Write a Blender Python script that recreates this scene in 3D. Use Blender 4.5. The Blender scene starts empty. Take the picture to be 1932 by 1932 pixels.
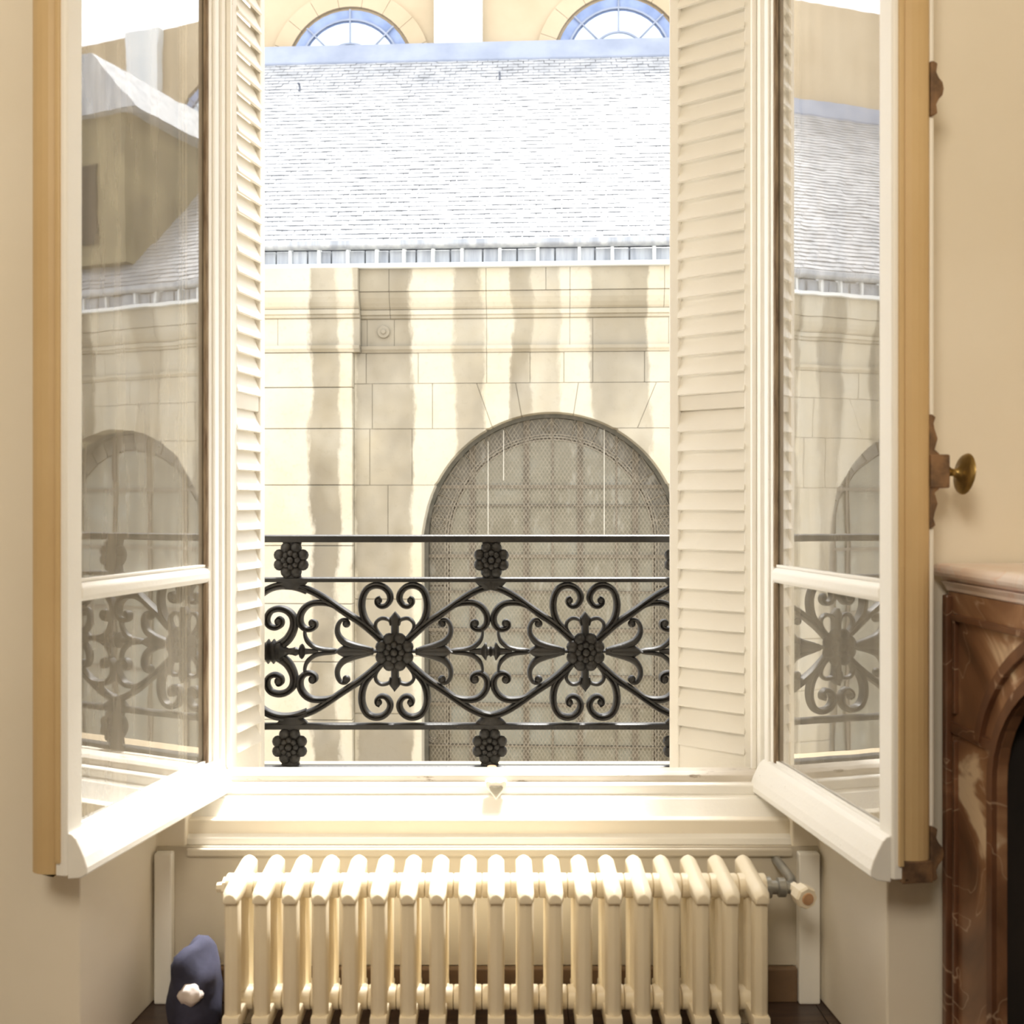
import bpy, math, random
from mathutils import Vector, Matrix
random.seed(7)
sc = bpy.context.scene
col = sc.collection
PI = math.pi

# ------------------------------------------------------------------ camera, sky, sun, exposure
EZ = 1.12                      # eye height above the room floor
F = 1932.0                     # focal length in photo pixels
VX, VY = 935.0, 955.0          # vanishing point of the lines square to the window wall
cam = bpy.data.cameras.new('camera'); cam_o = bpy.data.objects.new('camera', cam); col.objects.link(cam_o)
cam.sensor_width = 36; cam.lens = 36
cam.shift_x = (966 - VX) / 1932; cam.shift_y = (VY - 966) / 1932
cam.clip_start = 0.05; cam.clip_end = 200
cam_o.location = (0, 0, EZ); cam_o.rotation_euler = (PI/2, 0, 0)
cam.dof.use_dof = True; cam.dof.focus_distance = 4.0; cam.dof.aperture_fstop = 5.2
sc.camera = cam_o

w = bpy.data.worlds.new('sky'); sc.world = w; w.use_nodes = True
bg = w.node_tree.nodes['Background']
bg.inputs[0].default_value = (0.97, 0.98, 1.0, 1); bg.inputs[1].default_value = 2.0

sun = bpy.data.lights.new('sun', 'SUN'); sun.energy = 8.0; sun.angle = math.radians(14); sun.color = (1, 0.98, 0.93)
sun_o = bpy.data.objects.new('sun', sun); col.objects.link(sun_o)
S = Vector((0.17, 0.36, 0.90)).normalized()
sun_o.rotation_euler = S.to_track_quat('Z', 'Y').to_euler()
sun_o.location = (4, 9, 20)

lamp = bpy.data.lights.new('room_light', 'AREA'); lamp.shape = 'DISK'; lamp.size = 0.9; lamp.energy = 24; lamp.color = (1, 0.89, 0.72)
lamp_o = bpy.data.objects.new('room_light', lamp); col.objects.link(lamp_o)
lamp_o.location = (-0.5, -0.9, 2.75)
lamp_o.rotation_euler = Vector((-0.28, -0.9, 0.62)).to_track_quat('Z', 'Y').to_euler()

vs = sc.view_settings
vs.view_transform = 'Standard'; vs.look = 'None'; vs.gamma = 1; vs.use_curve_mapping = False
vs.exposure = 0.95
sc.cycles.max_bounces = 10; sc.cycles.diffuse_bounces = 6; sc.cycles.transparent_max_bounces = 12

# ------------------------------------------------------------------ pixel helpers (photo frame 1932)
def X(px, Y): return (px - VX) / F * Y
def Z(py, Y): return EZ - (py - VY) / F * Y
def lin(c):
    return tuple(((v/255)/12.92 if v/255 <= 0.04045 else ((v/255+0.055)/1.055)**2.4) for v in c) + (1,)

# ------------------------------------------------------------------ materials
class N:
    def __init__(s, name):
        s.m = bpy.data.materials.new(name); s.m.use_nodes = True
        s.t = s.m.node_tree; s.b = s.t.nodes['Principled BSDF']; s.out = s.t.nodes['Material Output']
        s.tc = s.t.nodes.new('ShaderNodeTexCoord')
    def n(s, k, **kw):
        x = s.t.nodes.new(k)
        for a, v in kw.items(): setattr(x, a, v)
        return x
    def l(s, a, b): s.t.links.new(a, b)
    def coord(s, scale=(1, 1, 1)):
        mp = s.n('ShaderNodeMapping'); mp.inputs['Scale'].default_value = scale
        s.l(s.tc.outputs['Object'], mp.inputs[0]); return mp.outputs[0]
    def noise(s, scale, detail=4, vec=None, rough=.55, dist=0):
        x = s.n('ShaderNodeTexNoise'); x.inputs['Scale'].default_value = scale; x.inputs['Detail'].default_value = detail
        x.inputs['Roughness'].default_value = rough; x.inputs['Distortion'].default_value = dist
        s.l(vec or s.coord(), x.inputs['Vector']); return x.outputs['Fac']
    def ramp(s, fac, stops, interp='LINEAR'):
        r = s.n('ShaderNodeValToRGB'); cr = r.color_ramp; cr.interpolation = interp
        cr.elements[0].position = stops[0][0]; cr.elements[0].color = stops[0][1]
        cr.elements[1].position = stops[-1][0]; cr.elements[1].color = stops[-1][1]
        for p, c in stops[1:-1]:
            e = cr.elements.new(p); e.color = c
        s.l(fac, r.inputs[0]); return r.outputs[0]
    def mix(s, fac, a, b, mode='MIX'):
        x = s.n('ShaderNodeMix', data_type='RGBA', blend_type=mode)
        for sock, v in ((x.inputs[0], fac), (x.inputs[6], a), (x.inputs[7], b)):
            if isinstance(v, (tuple, float, int)): sock.default_value = v
            else: s.l(v, sock)
        return x.outputs[2]
    def bump(s, h, strength=.3, dist=.01):
        x = s.n('ShaderNodeBump'); x.inputs['Strength'].default_value = strength; x.inputs['Distance'].default_value = dist
        s.l(h, x.inputs['Height']); s.l(x.outputs[0], s.b.inputs['Normal'])
    def base(s, c):
        if isinstance(c, tuple): s.b.inputs['Base Color'].default_value = c
        else: s.l(c, s.b.inputs['Base Color'])
    def rough(s, v): s.b.inputs['Roughness'].default_value = v

def G(v): return (v, v, v, 1)
def simple(name, c1, c2, scale=8, rough=.6, metal=0, bump=.15, dist=.004, stretch=(1, 1, 1), spec=None):
    q = N(name); v = q.coord(stretch)
    q.base(q.ramp(q.noise(scale, 5, v), [(.35, lin(c1)), (.65, lin(c2))]))
    q.rough(rough); q.b.inputs['Metallic'].default_value = metal
    if spec is not None: q.b.inputs['Specular IOR Level'].default_value = spec
    if bump: q.bump(q.noise(scale*6, 4, v), bump, dist)
    return q.m

def paint(name, c1, c2, chip=(126, 104, 80), lo=.70, scale=30, rough=.45, stretch=(1, 1, 1)):
    q = N(name); v = q.coord(stretch)
    basec = q.ramp(q.noise(3, 4), [(.3, lin(c1)), (.7, lin(c2))])
    m = q.ramp(q.noise(scale, 6, v, .7), [(lo, G(0)), (lo+.03, G(1))])
    q.base(q.mix(m, basec, lin(chip))); q.rough(rough)
    q.bump(q.noise(scale*2, 5, v), .25, .002)
    return q.m

M = {}
M['paint'] = paint('white_paint', (243, 241, 235), (249, 247, 242), lo=.74)
M['sash'] = paint('sash_paint', (247, 246, 242), (251, 250, 247), lo=.70, scale=45)
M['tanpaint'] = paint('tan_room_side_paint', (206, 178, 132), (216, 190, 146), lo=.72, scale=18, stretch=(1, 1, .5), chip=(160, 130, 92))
M['rawwood'] = simple('weathered_wood', (112, 92, 72), (168, 150, 126), 20, .8, stretch=(6, 6, .6), bump=.5)
M['ledge'] = paint('weathered_ledge', (206, 198, 186), (232, 226, 216), lo=.60, scale=22, stretch=(.4, 2, 2), chip=(150, 138, 122))
M['shutter'] = paint('shutter_paint', (232, 228, 219), (240, 237, 230), lo=.75, scale=40)
M['wall'] = simple('room_wall_plaster', (238, 230, 214), (243, 236, 222), 2.2, .85, bump=.1)
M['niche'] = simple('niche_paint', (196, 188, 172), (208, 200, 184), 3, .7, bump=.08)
M['ceiling'] = simple('ceiling_plaster', (235, 228, 214), (240, 234, 222), 2, .9, bump=.05)
M['floor'] = simple('parquet_oak', (58, 46, 44), (84, 66, 56), 6, .35, stretch=(1, 8, 1), bump=.1)
M['base'] = simple('baseboard_wood', (112, 90, 70), (136, 110, 84), 6, .5, stretch=(.4, 1, 1))
M['radiator'] = simple('radiator_enamel', (240, 228, 202), (246, 236, 214), 5, .38, bump=.06)
M['iron'] = simple('cast_iron', (24, 23, 22), (38, 35, 32), 25, .5, metal=.0, bump=.35, dist=.002, spec=.45)
M['steel'] = simple('grey_steel', (150, 150, 145), (180, 178, 170), 12, .35, metal=.6)
M['copper'] = simple('copper_cap', (196, 150, 112), (214, 172, 134), 14, .4, metal=.35)
M['brass'] = simple('aged_brass', (128, 104, 58), (168, 142, 88), 18, .32, metal=.8, bump=.1)
M['rust'] = simple('rusty_iron', (98, 78, 62), (150, 118, 88), 30, .6, metal=.3)
M['zinc'] = simple('zinc_sheet', (122, 127, 134), (158, 162, 166), 2.5, .5, metal=.0, stretch=(4, 4, .5))
M['slate'] = simple('roof_slate', (128, 130, 133), (154, 155, 157), 3.5, .5, bump=.2)
M['ridge'] = simple('ridge_zinc', (106, 114, 130), (122, 129, 143), 2, .5)
M['lead'] = simple('window_lead', (88, 80, 66), (108, 98, 82), 10, .6)
M['wire'] = simple('wire_mesh', (112, 104, 88), (132, 124, 108), 10, .5)
M['darkframe'] = simple('iron_window_frame', (66, 64, 54), (84, 80, 70), 8, .6)
M['chip'] = simple('bright_wire', (170, 166, 152), (186, 182, 170), 8, .4)
M['clerestory'] = simple('clerestory_stone', (150, 134, 108), (162, 147, 122), .8, .9)
M['palestone'] = simple('pale_pilaster_stone', (192, 196, 198), (204, 206, 204), 1, .9)
M['bluerim'] = simple('blue_window_border', (88, 104, 136), (112, 126, 156), 3, .5)
M['paleglass'] = simple('pale_glass', (166, 178, 190), (186, 196, 204), 2, .25)
M['dormer'] = simple('dark_dormer_boards', (92, 84, 62), (120, 110, 82), 2, .8)
M['ground'] = simple('street_paving', (170, 160, 142), (194, 184, 166), 2, .9)
M['soot'] = simple('sooty_hearth', (22, 18, 16), (38, 30, 26), 5, .9)
M['navy'] = simple('navy_cloth', (40, 40, 58), (66, 66, 88), 9, .9)
M['palecloth'] = simple('pale_cloth', (196, 184, 178), (216, 206, 200), 9, .9)
M['hole'] = simple('dark_roof_hook', (84, 88, 98), (104, 108, 116), 9, .6)

def glassmat():
    q = N('old_window_glass'); t = q.t
    q.t.nodes.remove(q.b)
    fr = q.n('ShaderNodeFresnel'); fr.inputs['IOR'].default_value = 1.5
    mul = q.n('ShaderNodeMath', operation='MULTIPLY'); mul.use_clamp = True; mul.inputs[1].default_value = 3.5  # mirroring strengthened beyond real glass so the panes look bright
    q.l(fr.outputs[0], mul.inputs[0])
    tr = q.n('ShaderNodeBsdfTransparent'); tr.inputs[0].default_value = (.95, .96, .94, 1)
    gl = q.n('ShaderNodeBsdfGlossy'); gl.inputs['Roughness'].default_value = 0.015; gl.inputs[0].default_value = (1, 1, 1, 1)
    bp = q.n('ShaderNodeBump'); bp.inputs['Strength'].default_value = .05; bp.inputs['Distance'].default_value = .004
    q.l(q.noise(5, 2), bp.inputs['Height']); q.l(bp.outputs[0], gl.inputs['Normal'])
    df = q.n('ShaderNodeBsdfDiffuse'); df.inputs[0].default_value = (.88, .80, .66, 1)
    dt = q.ramp(q.noise(3.5, 4, q.coord((6, 6, .8))), [(.3, G(.28)), (.75, G(.50))])  # warm pale haze mixed into the colour to lighten the panes
    m1 = q.n('ShaderNodeMixShader'); m2 = q.n('ShaderNodeMixShader')
    q.l(dt, m1.inputs[0]); q.l(tr.outputs[0], m1.inputs[1]); q.l(df.outputs[0], m1.inputs[2])
    q.l(mul.outputs[0], m2.inputs[0]); q.l(m1.outputs[0], m2.inputs[1]); q.l(gl.outputs[0], m2.inputs[2])
    q.l(m2.outputs[0], q.out.inputs[0])
    return q.m
M['glass'] = glassmat()

def churchglass():
    q = N('church_glass')
    a = q.noise(1.3, 3); b = q.noise(7, 3, q.coord((1, 1, .35)))
    c = q.ramp(a, [(.32, lin(GL1)), (.5, lin(GL2)), (.68, lin(GL3))])
    d = q.ramp(b, [(.60, G(0)), (.80, G(.35))])
    q.base(q.mix(d, c, lin((200, 200, 190)))); q.rough(.4); q.bump(q.noise(4, 3), .15, .01)
    return q.m
GL1, GL2, GL3 = (100, 95, 78), (112, 108, 92), (117, 118, 108)
M['chglass'] = churchglass()
GL1, GL2, GL3 = (80, 74, 60), (90, 84, 70), (98, 94, 82)
M['borderglass'] = churchglass()

CLEAN, DIRT, GREY = (171, 166, 152), (110, 101, 83), (106, 99, 86)
def stone():
    q = N('stained_limestone')
    v = q.coord()
    sep = q.n('ShaderNodeSeparateXYZ'); q.l(v, sep.inputs[0])
    # run-off streaks: x wandered a little by noise that is long in z
    wob = q.noise(1.3, 8, q.coord((1.4, 1, .6)), .68)
    ad = q.n('ShaderNodeMath', operation='MULTIPLY_ADD'); ad.inputs[1].default_value = .40
    q.l(wob, ad.inputs[0]); q.l(sep.outputs[0], ad.inputs[2])
    # local x 0 is the middle of the arch (photo px 1040); one bay is 5.7 m
    rng = q.n('ShaderNodeMapRange'); rng.inputs[1].default_value = -3.42+.20; rng.inputs[2].default_value = 2.28+.20
    q.l(ad.outputs[0], rng.inputs[0])
    fr = q.n('ShaderNodeMath', operation='FRACT')
    rng.clamp = False
    q.l(rng.outputs[0], fr.inputs[0])
    def p(px): return ((px - 1040) / 161 + 3.42) / 5.7
    pts = [(495, 0), (584, .05), (589, .95), (634, .85), (638, .12), (664, .1), (668, .80), (774, .85), (780, .05),
           (856, .05), (861, .75), (910, .7), (915, .05), (963, .08), (967, .9), (1001, .8), (1006, .35), (1054, .55), (1059, .05),
           (1112, .08), (1117, .72), (1222, .75), (1227, .05), (1310, .1), (1316, .6), (1385, .5), (1390, .05)]
    f = q.ramp(fr.outputs[0], [(p(a), G(b)) for a, b in pts])
    mod = q.ramp(q.noise(1.0, 3, q.coord((1, 1, .8))), [(.34, G(.5)), (.6, G(1))])
    f2 = q.mix(1.0, f, mod, 'MULTIPLY')
    dirt = q.mix(q.ramp(q.noise(.9, 3), [(.4, G(0)), (.6, G(1))]), lin(DIRT), lin(GREY))
    clean = q.ramp(q.noise(1.7, 5), [(.3, lin(CLEAN)), (.7, lin((168, 159, 138)))])
    c = q.mix(f2, clean, dirt)
    c = q.mix(q.ramp(q.noise(14, 6, None, .7), [(.55, G(0)), (.8, G(.28))]), c, lin((104, 94, 74)))
    q.base(c); q.rough(.95); q.b.inputs['Specular IOR Level'].default_value = .1
    q.bump(q.noise(18, 6), .3, .01)
    return q.m
M['stone'] = stone()

def marble(name, stops, vein=(214, 186, 160)):
    q = N(name)
    a = q.noise(3.4, 4, None, .5, 1.2)
    c = q.ramp(a, [(p, lin(x)) for p, x in stops])
    vn = q.noise(3.2, 3, None, .5, 1.8)
    vr = q.ramp(vn, [(.494, G(0)), (.5, G(.55)), (.506, G(0))])
    q.base(q.mix(vr, c, lin(vein))); q.rough(.28)
    return q.m
M['marble'] = marble('red_brown_marble', [(.34, (100, 70, 50)), (.47, (134, 96, 70)), (.54, (162, 124, 94)), (.59, (232, 210, 180))])
M['marble_dark'] = marble('dark_marble_moulding', [(.3, (84, 54, 38)), (.55, (112, 76, 54)), (.7, (150, 108, 80))])
M['marble_top'] = marble('pink_marble_shelf', [(.34, (232, 190, 170)), (.48, (244, 226, 216)), (.64, (252, 244, 240))], (236, 196, 172))

# ------------------------------------------------------------------ mesh helpers
class MB:
    def __init__(s, off=(0, 0, 0)):
        s.v = []; s.f = []; s.off = Vector(off)
    def add(s, vs_, fs):
        k = len(s.v); s.v += [tuple(Vector(q) - s.off) for q in vs_]; s.f += [tuple(i + k for i in f) for f in fs]; return s
    def box(s, x0, x1, y0, y1, z0, z1):
        return s.add([(x0,y0,z0),(x1,y0,z0),(x1,y1,z0),(x0,y1,z0),(x0,y0,z1),(x1,y0,z1),(x1,y1,z1),(x0,y1,z1)],
              [(3,2,1,0),(4,5,6,7),(0,1,5,4),(1,2,6,5),(2,3,7,6),(3,0,4,7)])
    def prism(s, poly, a0, a1, axis='y', inset=0, dep=0):
        """poly of (u,v): axis y -> (x,z) facing -y, axis z -> (x,y), axis x -> (y,z)."""
        def P(u, v, a):
            return (u, a, v) if axis == 'y' else ((u, v, a) if axis == 'z' else (a, u, v))
        n = len(poly)
        ar = sum(poly[i][0]*poly[(i+1) % n][1] - poly[(i+1) % n][0]*poly[i][1] for i in range(n))
        if ar < 0: poly = poly[::-1]
        A = [P(u, v, a0) for u, v in poly]; B = [P(u, v, a1) for u, v in poly]
        f = [tuple(range(n)), tuple(range(2*n-1, n-1, -1))]
        f += [(i, i+n, (i+1) % n + n, (i+1) % n) for i in range(n)]
        if axis != 'y': f = [t[::-1] for t in f]
        return s.add(A + B, f)
    def lathe(s, prof, org, ax, seg=16, cap=True, squash=None):
        ax = Vector(ax).normalized(); org = Vector(org)
        u = ax.orthogonal().normalized(); w_ = ax.cross(u)
        vs_ = []; fs = []
        for r, h in prof:
            for i in range(seg):
                a = 2*PI*i/seg
                vs_.append(org + ax*h + (u*math.cos(a) + w_*math.sin(a))*r)
        for j in range(len(prof)-1):
            for i in range(seg):
                fs.append((j*seg+i, j*seg+(i+1) % seg, (j+1)*seg+(i+1) % seg, (j+1)*seg+i))
        if cap:
            fs.append(tuple(range(seg-1, -1, -1))); fs.append(tuple((len(prof)-1)*seg+i for i in range(seg)))
        return s.add(vs_, fs)
    def tube(s, pts, r, seg=8, cap=True):
        pts = [Vector(p) for p in pts]; n = len(pts); rs = r if isinstance(r, list) else [r]*n
        vs_ = []; fs = []; u = None
        for i, p in enumerate(pts):
            t = (pts[min(i+1, n-1)] - pts[max(i-1, 0)]).normalized()
            u = (u - t*u.dot(t)).normalized() if u else t.orthogonal().normalized()
            w_ = t.cross(u)
            for k in range(seg):
                a = 2*PI*k/seg; vs_.append(p + (u*math.cos(a)+w_*math.sin(a))*rs[i])
        for i in range(n-1):
            for k in range(seg): fs.append((i*seg+k, i*seg+(k+1) % seg, (i+1)*seg+(k+1) % seg, (i+1)*seg+k))
        if cap: fs.append(tuple(range(seg-1, -1, -1))); fs.append(tuple((n-1)*seg+k for k in range(seg)))
        return s.add(vs_, fs)
    def ball(s, c, rx, ry, rz, nu=10, nv=6):
        c = Vector(c); vs_ = [c + Vector((0, 0, rz))]; fs = []
        for j in range(1, nv):
            th = PI*j/nv
            for i in range(nu):
                a = 2*PI*i/nu
                vs_.append(c + Vector((rx*math.sin(th)*math.cos(a), ry*math.sin(th)*math.sin(a), rz*math.cos(th))))
        vs_.append(c - Vector((0, 0, rz))); L = len(vs_)-1
        for i in range(nu):
            fs.append((0, 1+i, 1+(i+1) % nu)); fs.append((L, L-nu+(i+1) % nu, L-nu+i))
            for j in range(nv-2):
                a, b = 1+j*nu+i, 1+j*nu+(i+1) % nu
                fs.append((a, a+nu, b+nu, b))
        return s.add(vs_, fs)
    def build(s, name, mat, parent=None, smooth=False, bevel=0, seg=2, kind=None):
        me = bpy.data.meshes.new(name); me.from_pydata(s.v, [], s.f); me.validate()
        me.materials.append(mat)
        if smooth:
            for p in me.polygons: p.use_smooth = True
        o = bpy.data.objects.new(name, me); col.objects.link(o)
        if parent: o.parent = parent
        if bevel:
            b = o.modifiers.new('edge', 'BEVEL'); b.width = bevel; b.segments = seg; b.limit_method = 'ANGLE'
        if smooth == 'auto':
            b = o.modifiers.new('es', 'EDGE_SPLIT'); b.split_angle = math.radians(40)
        if kind: o['kind'] = kind
        return o

def thing(name, label, cat, loc, rot=0, group=None):
    o = bpy.data.objects.new(name, None); col.objects.link(o); o.empty_display_size = .1
    o.location = loc; o.rotation_euler = (0, 0, rot); o['label'] = label; o['category'] = cat
    if group: o['group'] = group
    return o
def structure(o): o['kind'] = 'structure'; return o

# ------------------------------------------------------------------ room shell
FRONT, NICHE, OUT = 2.0, 2.33, 2.95
TOP = 3.05
XL, XR, YB = -2.3, 1.04, -2.6
m = MB()
m.prism([(XL-.2, FRONT), (-.812, FRONT), (-.772, NICHE), (-.705, NICHE), (-.705, OUT), (XL-.2, OUT)], 0, TOP+.1, 'z')
m.prism([(.764, FRONT), (XR+.2, FRONT), (XR+.2, OUT), (.675, OUT), (.675, NICHE), (.736, NICHE)], 0, TOP+.1, 'z')
m.box(-.90, .80, FRONT+.004, OUT, 2.80, TOP+.1)
m.box(-.79, .75, NICHE+.02, OUT-.15, 0, .40)
structure(m.build('wall_front', M['wall'], bevel=.004))
structure(MB().box(XL-.2, XL, YB, FRONT, 0, TOP).build('wall_left', M['wall']))
structure(MB().box(XR, XR+.2, YB, FRONT, 0, TOP).build('wall_right', M['wall']))
structure(MB().box(XL-.2, XR+.2, YB-.2, YB, 0, TOP).build('wall_back', M['wall']))
structure(MB().box(XL-.2, XR+.2, YB-.2, OUT, TOP, TOP+.2).build('ceiling', M['ceiling']))
fl = structure(MB().box(XL-.2, XR+.2, YB-.2, NICHE+.02, -.1, -.006).build('floor', M['floor']))
for i in range(16):
    x0 = -1.1 + i*.14
    for y0, y1 in ((.9, 1.5), (1.5, 2.1), (2.1, NICHE+.018)):
        MB().box(x0+.001, x0+.139, y0+.001, y1-.001, -.008, 0).build('floor_board', M['floor'], fl)
# outside face of our own house below the window, and the street
structure(MB().box(-7, 7, 2.5, OUT-.01, -4.6, -.1).build('wall_outer', M['clerestory']))
structure(MB().box(-16, 22, OUT-.5, 40, -4.8, -4.6).build('ground', M['ground']))
structure(MB().box(-.70, .67, NICHE+.15, OUT+.06, .36, Z(1456, 2.8)-.022).build('trim_outer_sill', M['clerestory'], bevel=.01))

# niche: painted back panel, its skirting, the upright boards at both ends
ZS0, ZS1 = Z(1507, 2.40), Z(1582, 2.345)
m = MB()
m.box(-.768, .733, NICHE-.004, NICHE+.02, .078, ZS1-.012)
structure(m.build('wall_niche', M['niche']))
structure(MB().box(-.7275, .6815, NICHE-.022, NICHE-.004, 0, .078).build('baseboard_niche', M['base'], bevel=.004))
structure(MB().box(-.768, -.728, NICHE-.03, NICHE-.004, 0, ZS1-.02).build('trim_1', M['paint'], bevel=.004))
structure(MB().box(.682, .73, NICHE-.03, NICHE-.004, 0, ZS1-.02).build('trim_2', M['paint'], bevel=.004))
# raised fillet under the sloping board
structure(MB().box(-.70, .672, NICHE-.016, NICHE-.004, ZS1-.032, ZS1-.014).build('trim_3', M['niche'], bevel=.004))

# ------------------------------------------------------------------ window frame (fixed part)
win = bpy.data.objects.new('window_1', None); col.objects.link(win); win.location = (0, 2.45, 0); structure(win)
WO = (0, 2.45, 0)
ZL = Z(1459, 2.45)
for x0, x1 in ((-.704, -.655), (.634, .674)):
    m = MB(WO); m.box(x0, x1, 2.455, 2.50, ZL-.02, 2.8)
    s = 1 if x0 < 0 else -1
    xe = x1 if x0 < 0 else x0
    m.box(min(xe, xe+s*.012), max(xe, xe+s*.012), 2.485, 2.50, ZL-.02, 2.8)
    m.build('jamb_post', M['paint'], win, bevel=.003)
MB(WO).box(-.704, .674, 2.455, 2.50, 2.74, 2.8).build('head_rail', M['paint'], win, bevel=.003)
MB(WO).prism([(2.445, ZL-.022), (2.50, ZL-.016), (2.50, ZL+.002), (2.456, ZL+.003), (2.445, ZL-.004)], -.704, .674, 'x').build('weathered_ledge', M['ledge'], win, bevel=.002)
m = MB(WO)
zr0, zr1 = Z(1500, 2.425), Z(1479, 2.425)
m.prism([(2.425, zr0), (2.425, zr1-.004), (2.431, zr1), (2.5, zr1), (2.5, zr0)], -.762, .728, 'x')
m.build('bottom_rail', M['paint'], win, bevel=.003)
m = MB(WO)
prof = [(2.42, zr0+.001), (2.414, zr0-.003), (2.414, zr0-.008), (2.405, ZS0), (2.350, ZS1+.01), (2.338, ZS1+.003), (2.336, ZS1-.012), (2.45, ZS1-.012), (2.45, zr0+.001)]
m.prism(prof, -.766, .732, 'x'); m.build('sill_board', M['paint'], win, bevel=.002)
# keeper shield and bolt stop
kx, kY = X(936, 2.41), 2.412
m = MB(WO)
sh = [(-.026, .014), (-.02, .020), (-.010, .016), (0, .018), (.010, .016), (.020, .020), (.026, .014), (.022, .002), (.012, -.010), (.006, -.018), (0, -.026), (-.006, -.018), (-.012, -.010), (-.022, .002)]
zc = Z(1487, 2.41)
m.prism([(kx+a, zc+b) for a, b in sh], kY-.012, kY+.012, 'y')
kp = m.build('bolt_keeper', M['paint'], win, bevel=.002)
MB(WO).prism([(kx+a*.62, zc-.004+b*.62) for a, b in sh], kY-.015, kY-.011, 'y').build('keeper_face', M['steel'], kp, bevel=.001)
px_ = X(928, 2.53)
MB(WO).lathe([(.014, 0), (.014, .026), (.011, .032)], (px_, 2.53, Z(1470, 2.53)), (0, 0, 1), 12).build('bolt_stop', M['copper'], win, smooth='auto')

# ------------------------------------------------------------------ casements (each swings on its own hinges)
def casement(hinge, near, s, label):
    d = Vector(near) - Vector(hinge); W = d.length; a = math.atan2(d.y, d.x)
    t = thing('casement', label, 'window', (hinge[0], hinge[1], 0), a)
    zb, zt = .432, 2.735
    T = .030
    def box(mb, u0, u1, o0, o1, z0, z1):            # o = outward offset (towards the face we see) from that face
        y0, y1 = sorted((s*o0, s*o1)); mb.box(u0, u1, y0, y1, z0, z1)
    st = MB(); box(st, 0, .045, -T, 0, zb, zt); box(st, .006, .030, 0, .006, zb+.02, zt)
    st.build('hinge_stile', M['sash'], t, bevel=.004)
    # meeting stile: thicker, rounded on its meeting edge
    pr = []
    for k in range(9):
        an = -PI/2 + PI*k/8
        pr.append((W-.016 + .016*math.cos(an), -.050 + .030*math.sin(an)))
    poly = [(W-.048, -T), (W-.048, 0), (W-.004, 0), (W, -.004), (W, -.016)] + pr[::-1] + [(W-.032, -.080), (W-.032, -T)]
    MB().prism([(W-.048, -s*.022), (W-.048, 0), (W-.004, 0), (W, -s*.004), (W, -s*.022)], zb+.006, zt, 'z').build('meeting_stile', M['sash'], t, bevel=.002)
    poly = [(W-.048, -T), (W-.048, -.0225), (W-.001, -.0225)] + pr[::-1] + [(W-.032, -.080), (W-.032, -T)]
    MB().prism([(u, s*o) for u, o in poly], zb+.006, zt, 'z').build('meeting_edge', M['tanpaint'], t, bevel=.002)
    bd = MB(); box(bd, W-.003, W+.005, -.021, -.011, zb+.03, zt); bd.build('edge_bead', M['tanpaint'], t, bevel=.002)
    # rails
    MB().prism([(-T*s, zb+.01), (0, zb+.01), (0, .517), (-T*s, .517)], .044, W-.047, 'x').build('bottom_rail', M['sash'], t, bevel=.003)
    jp = [(0, .517), (.008, .515), (.016, .508), (.024, .494), (.034, .474), (.040, .456), (.040, .444), (.030, .438), (.026, zb+.004), (0, zb)]
    MB().prism([(s*o, z) for o, z in jp], .004, W-.004, 'x').build('weather_board', M['sash'], t, bevel=.002)
    MB().prism([(-T*s, .940), (-.004*s, .940), (0.002*s, .948), (0.002*s, .966), (-.006*s, .977), (-T*s, .977)], .044, W-.047, 'x').build('glazing_bar', M['sash'], t, bevel=.003)
    MB().prism([(-T*s, zt-.06), (0, zt-.06), (0, zt), (-T*s, zt)], .044, W-.047, 'x').build('top_rail', M['sash'], t, bevel=.003)
    for z0, z1 in ((.517, .940), (.977, zt-.06)):
        p = MB(); y0, y1 = sorted((-s*.016, -s*.012)); p.box(.044, W-.047, y0, y1, z0-.004, z1+.004)
        p.build('pane', M['glass'], t)
        b = MB(); box(b, .044, .054, -.011, -.001, z0, z1); b.build('putty_strip', M['rawwood'], t, bevel=.002)
        b = MB(); box(b, .054, W-.047, -.011, -.004, z0, z0+.006); b.build('putty_strip', M['sash'], t, bevel=.001)
    for z in (.62, 1.6, 2.5):
        MB().lathe([(.006, -.05), (.007, -.046), (.007, .046), (.006, .05), (.003, .056)], (-.002, -s*(T+.006), z), (0, 0, 1), 10).build('hinge', M['paint'], t, smooth='auto')
    return t, W, T
cl, Wl, Tl = casement((-.664, 2.452), (-.790, 1.884), 1, 'left-hand white casement swung into the room, its glass mirroring an arch and roof')
cr, Wr, Tr = casement((.646, 2.452), (.724, 1.868), -1, 'white casement with a brass knob, swung in beside the marble fireplace')
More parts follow.
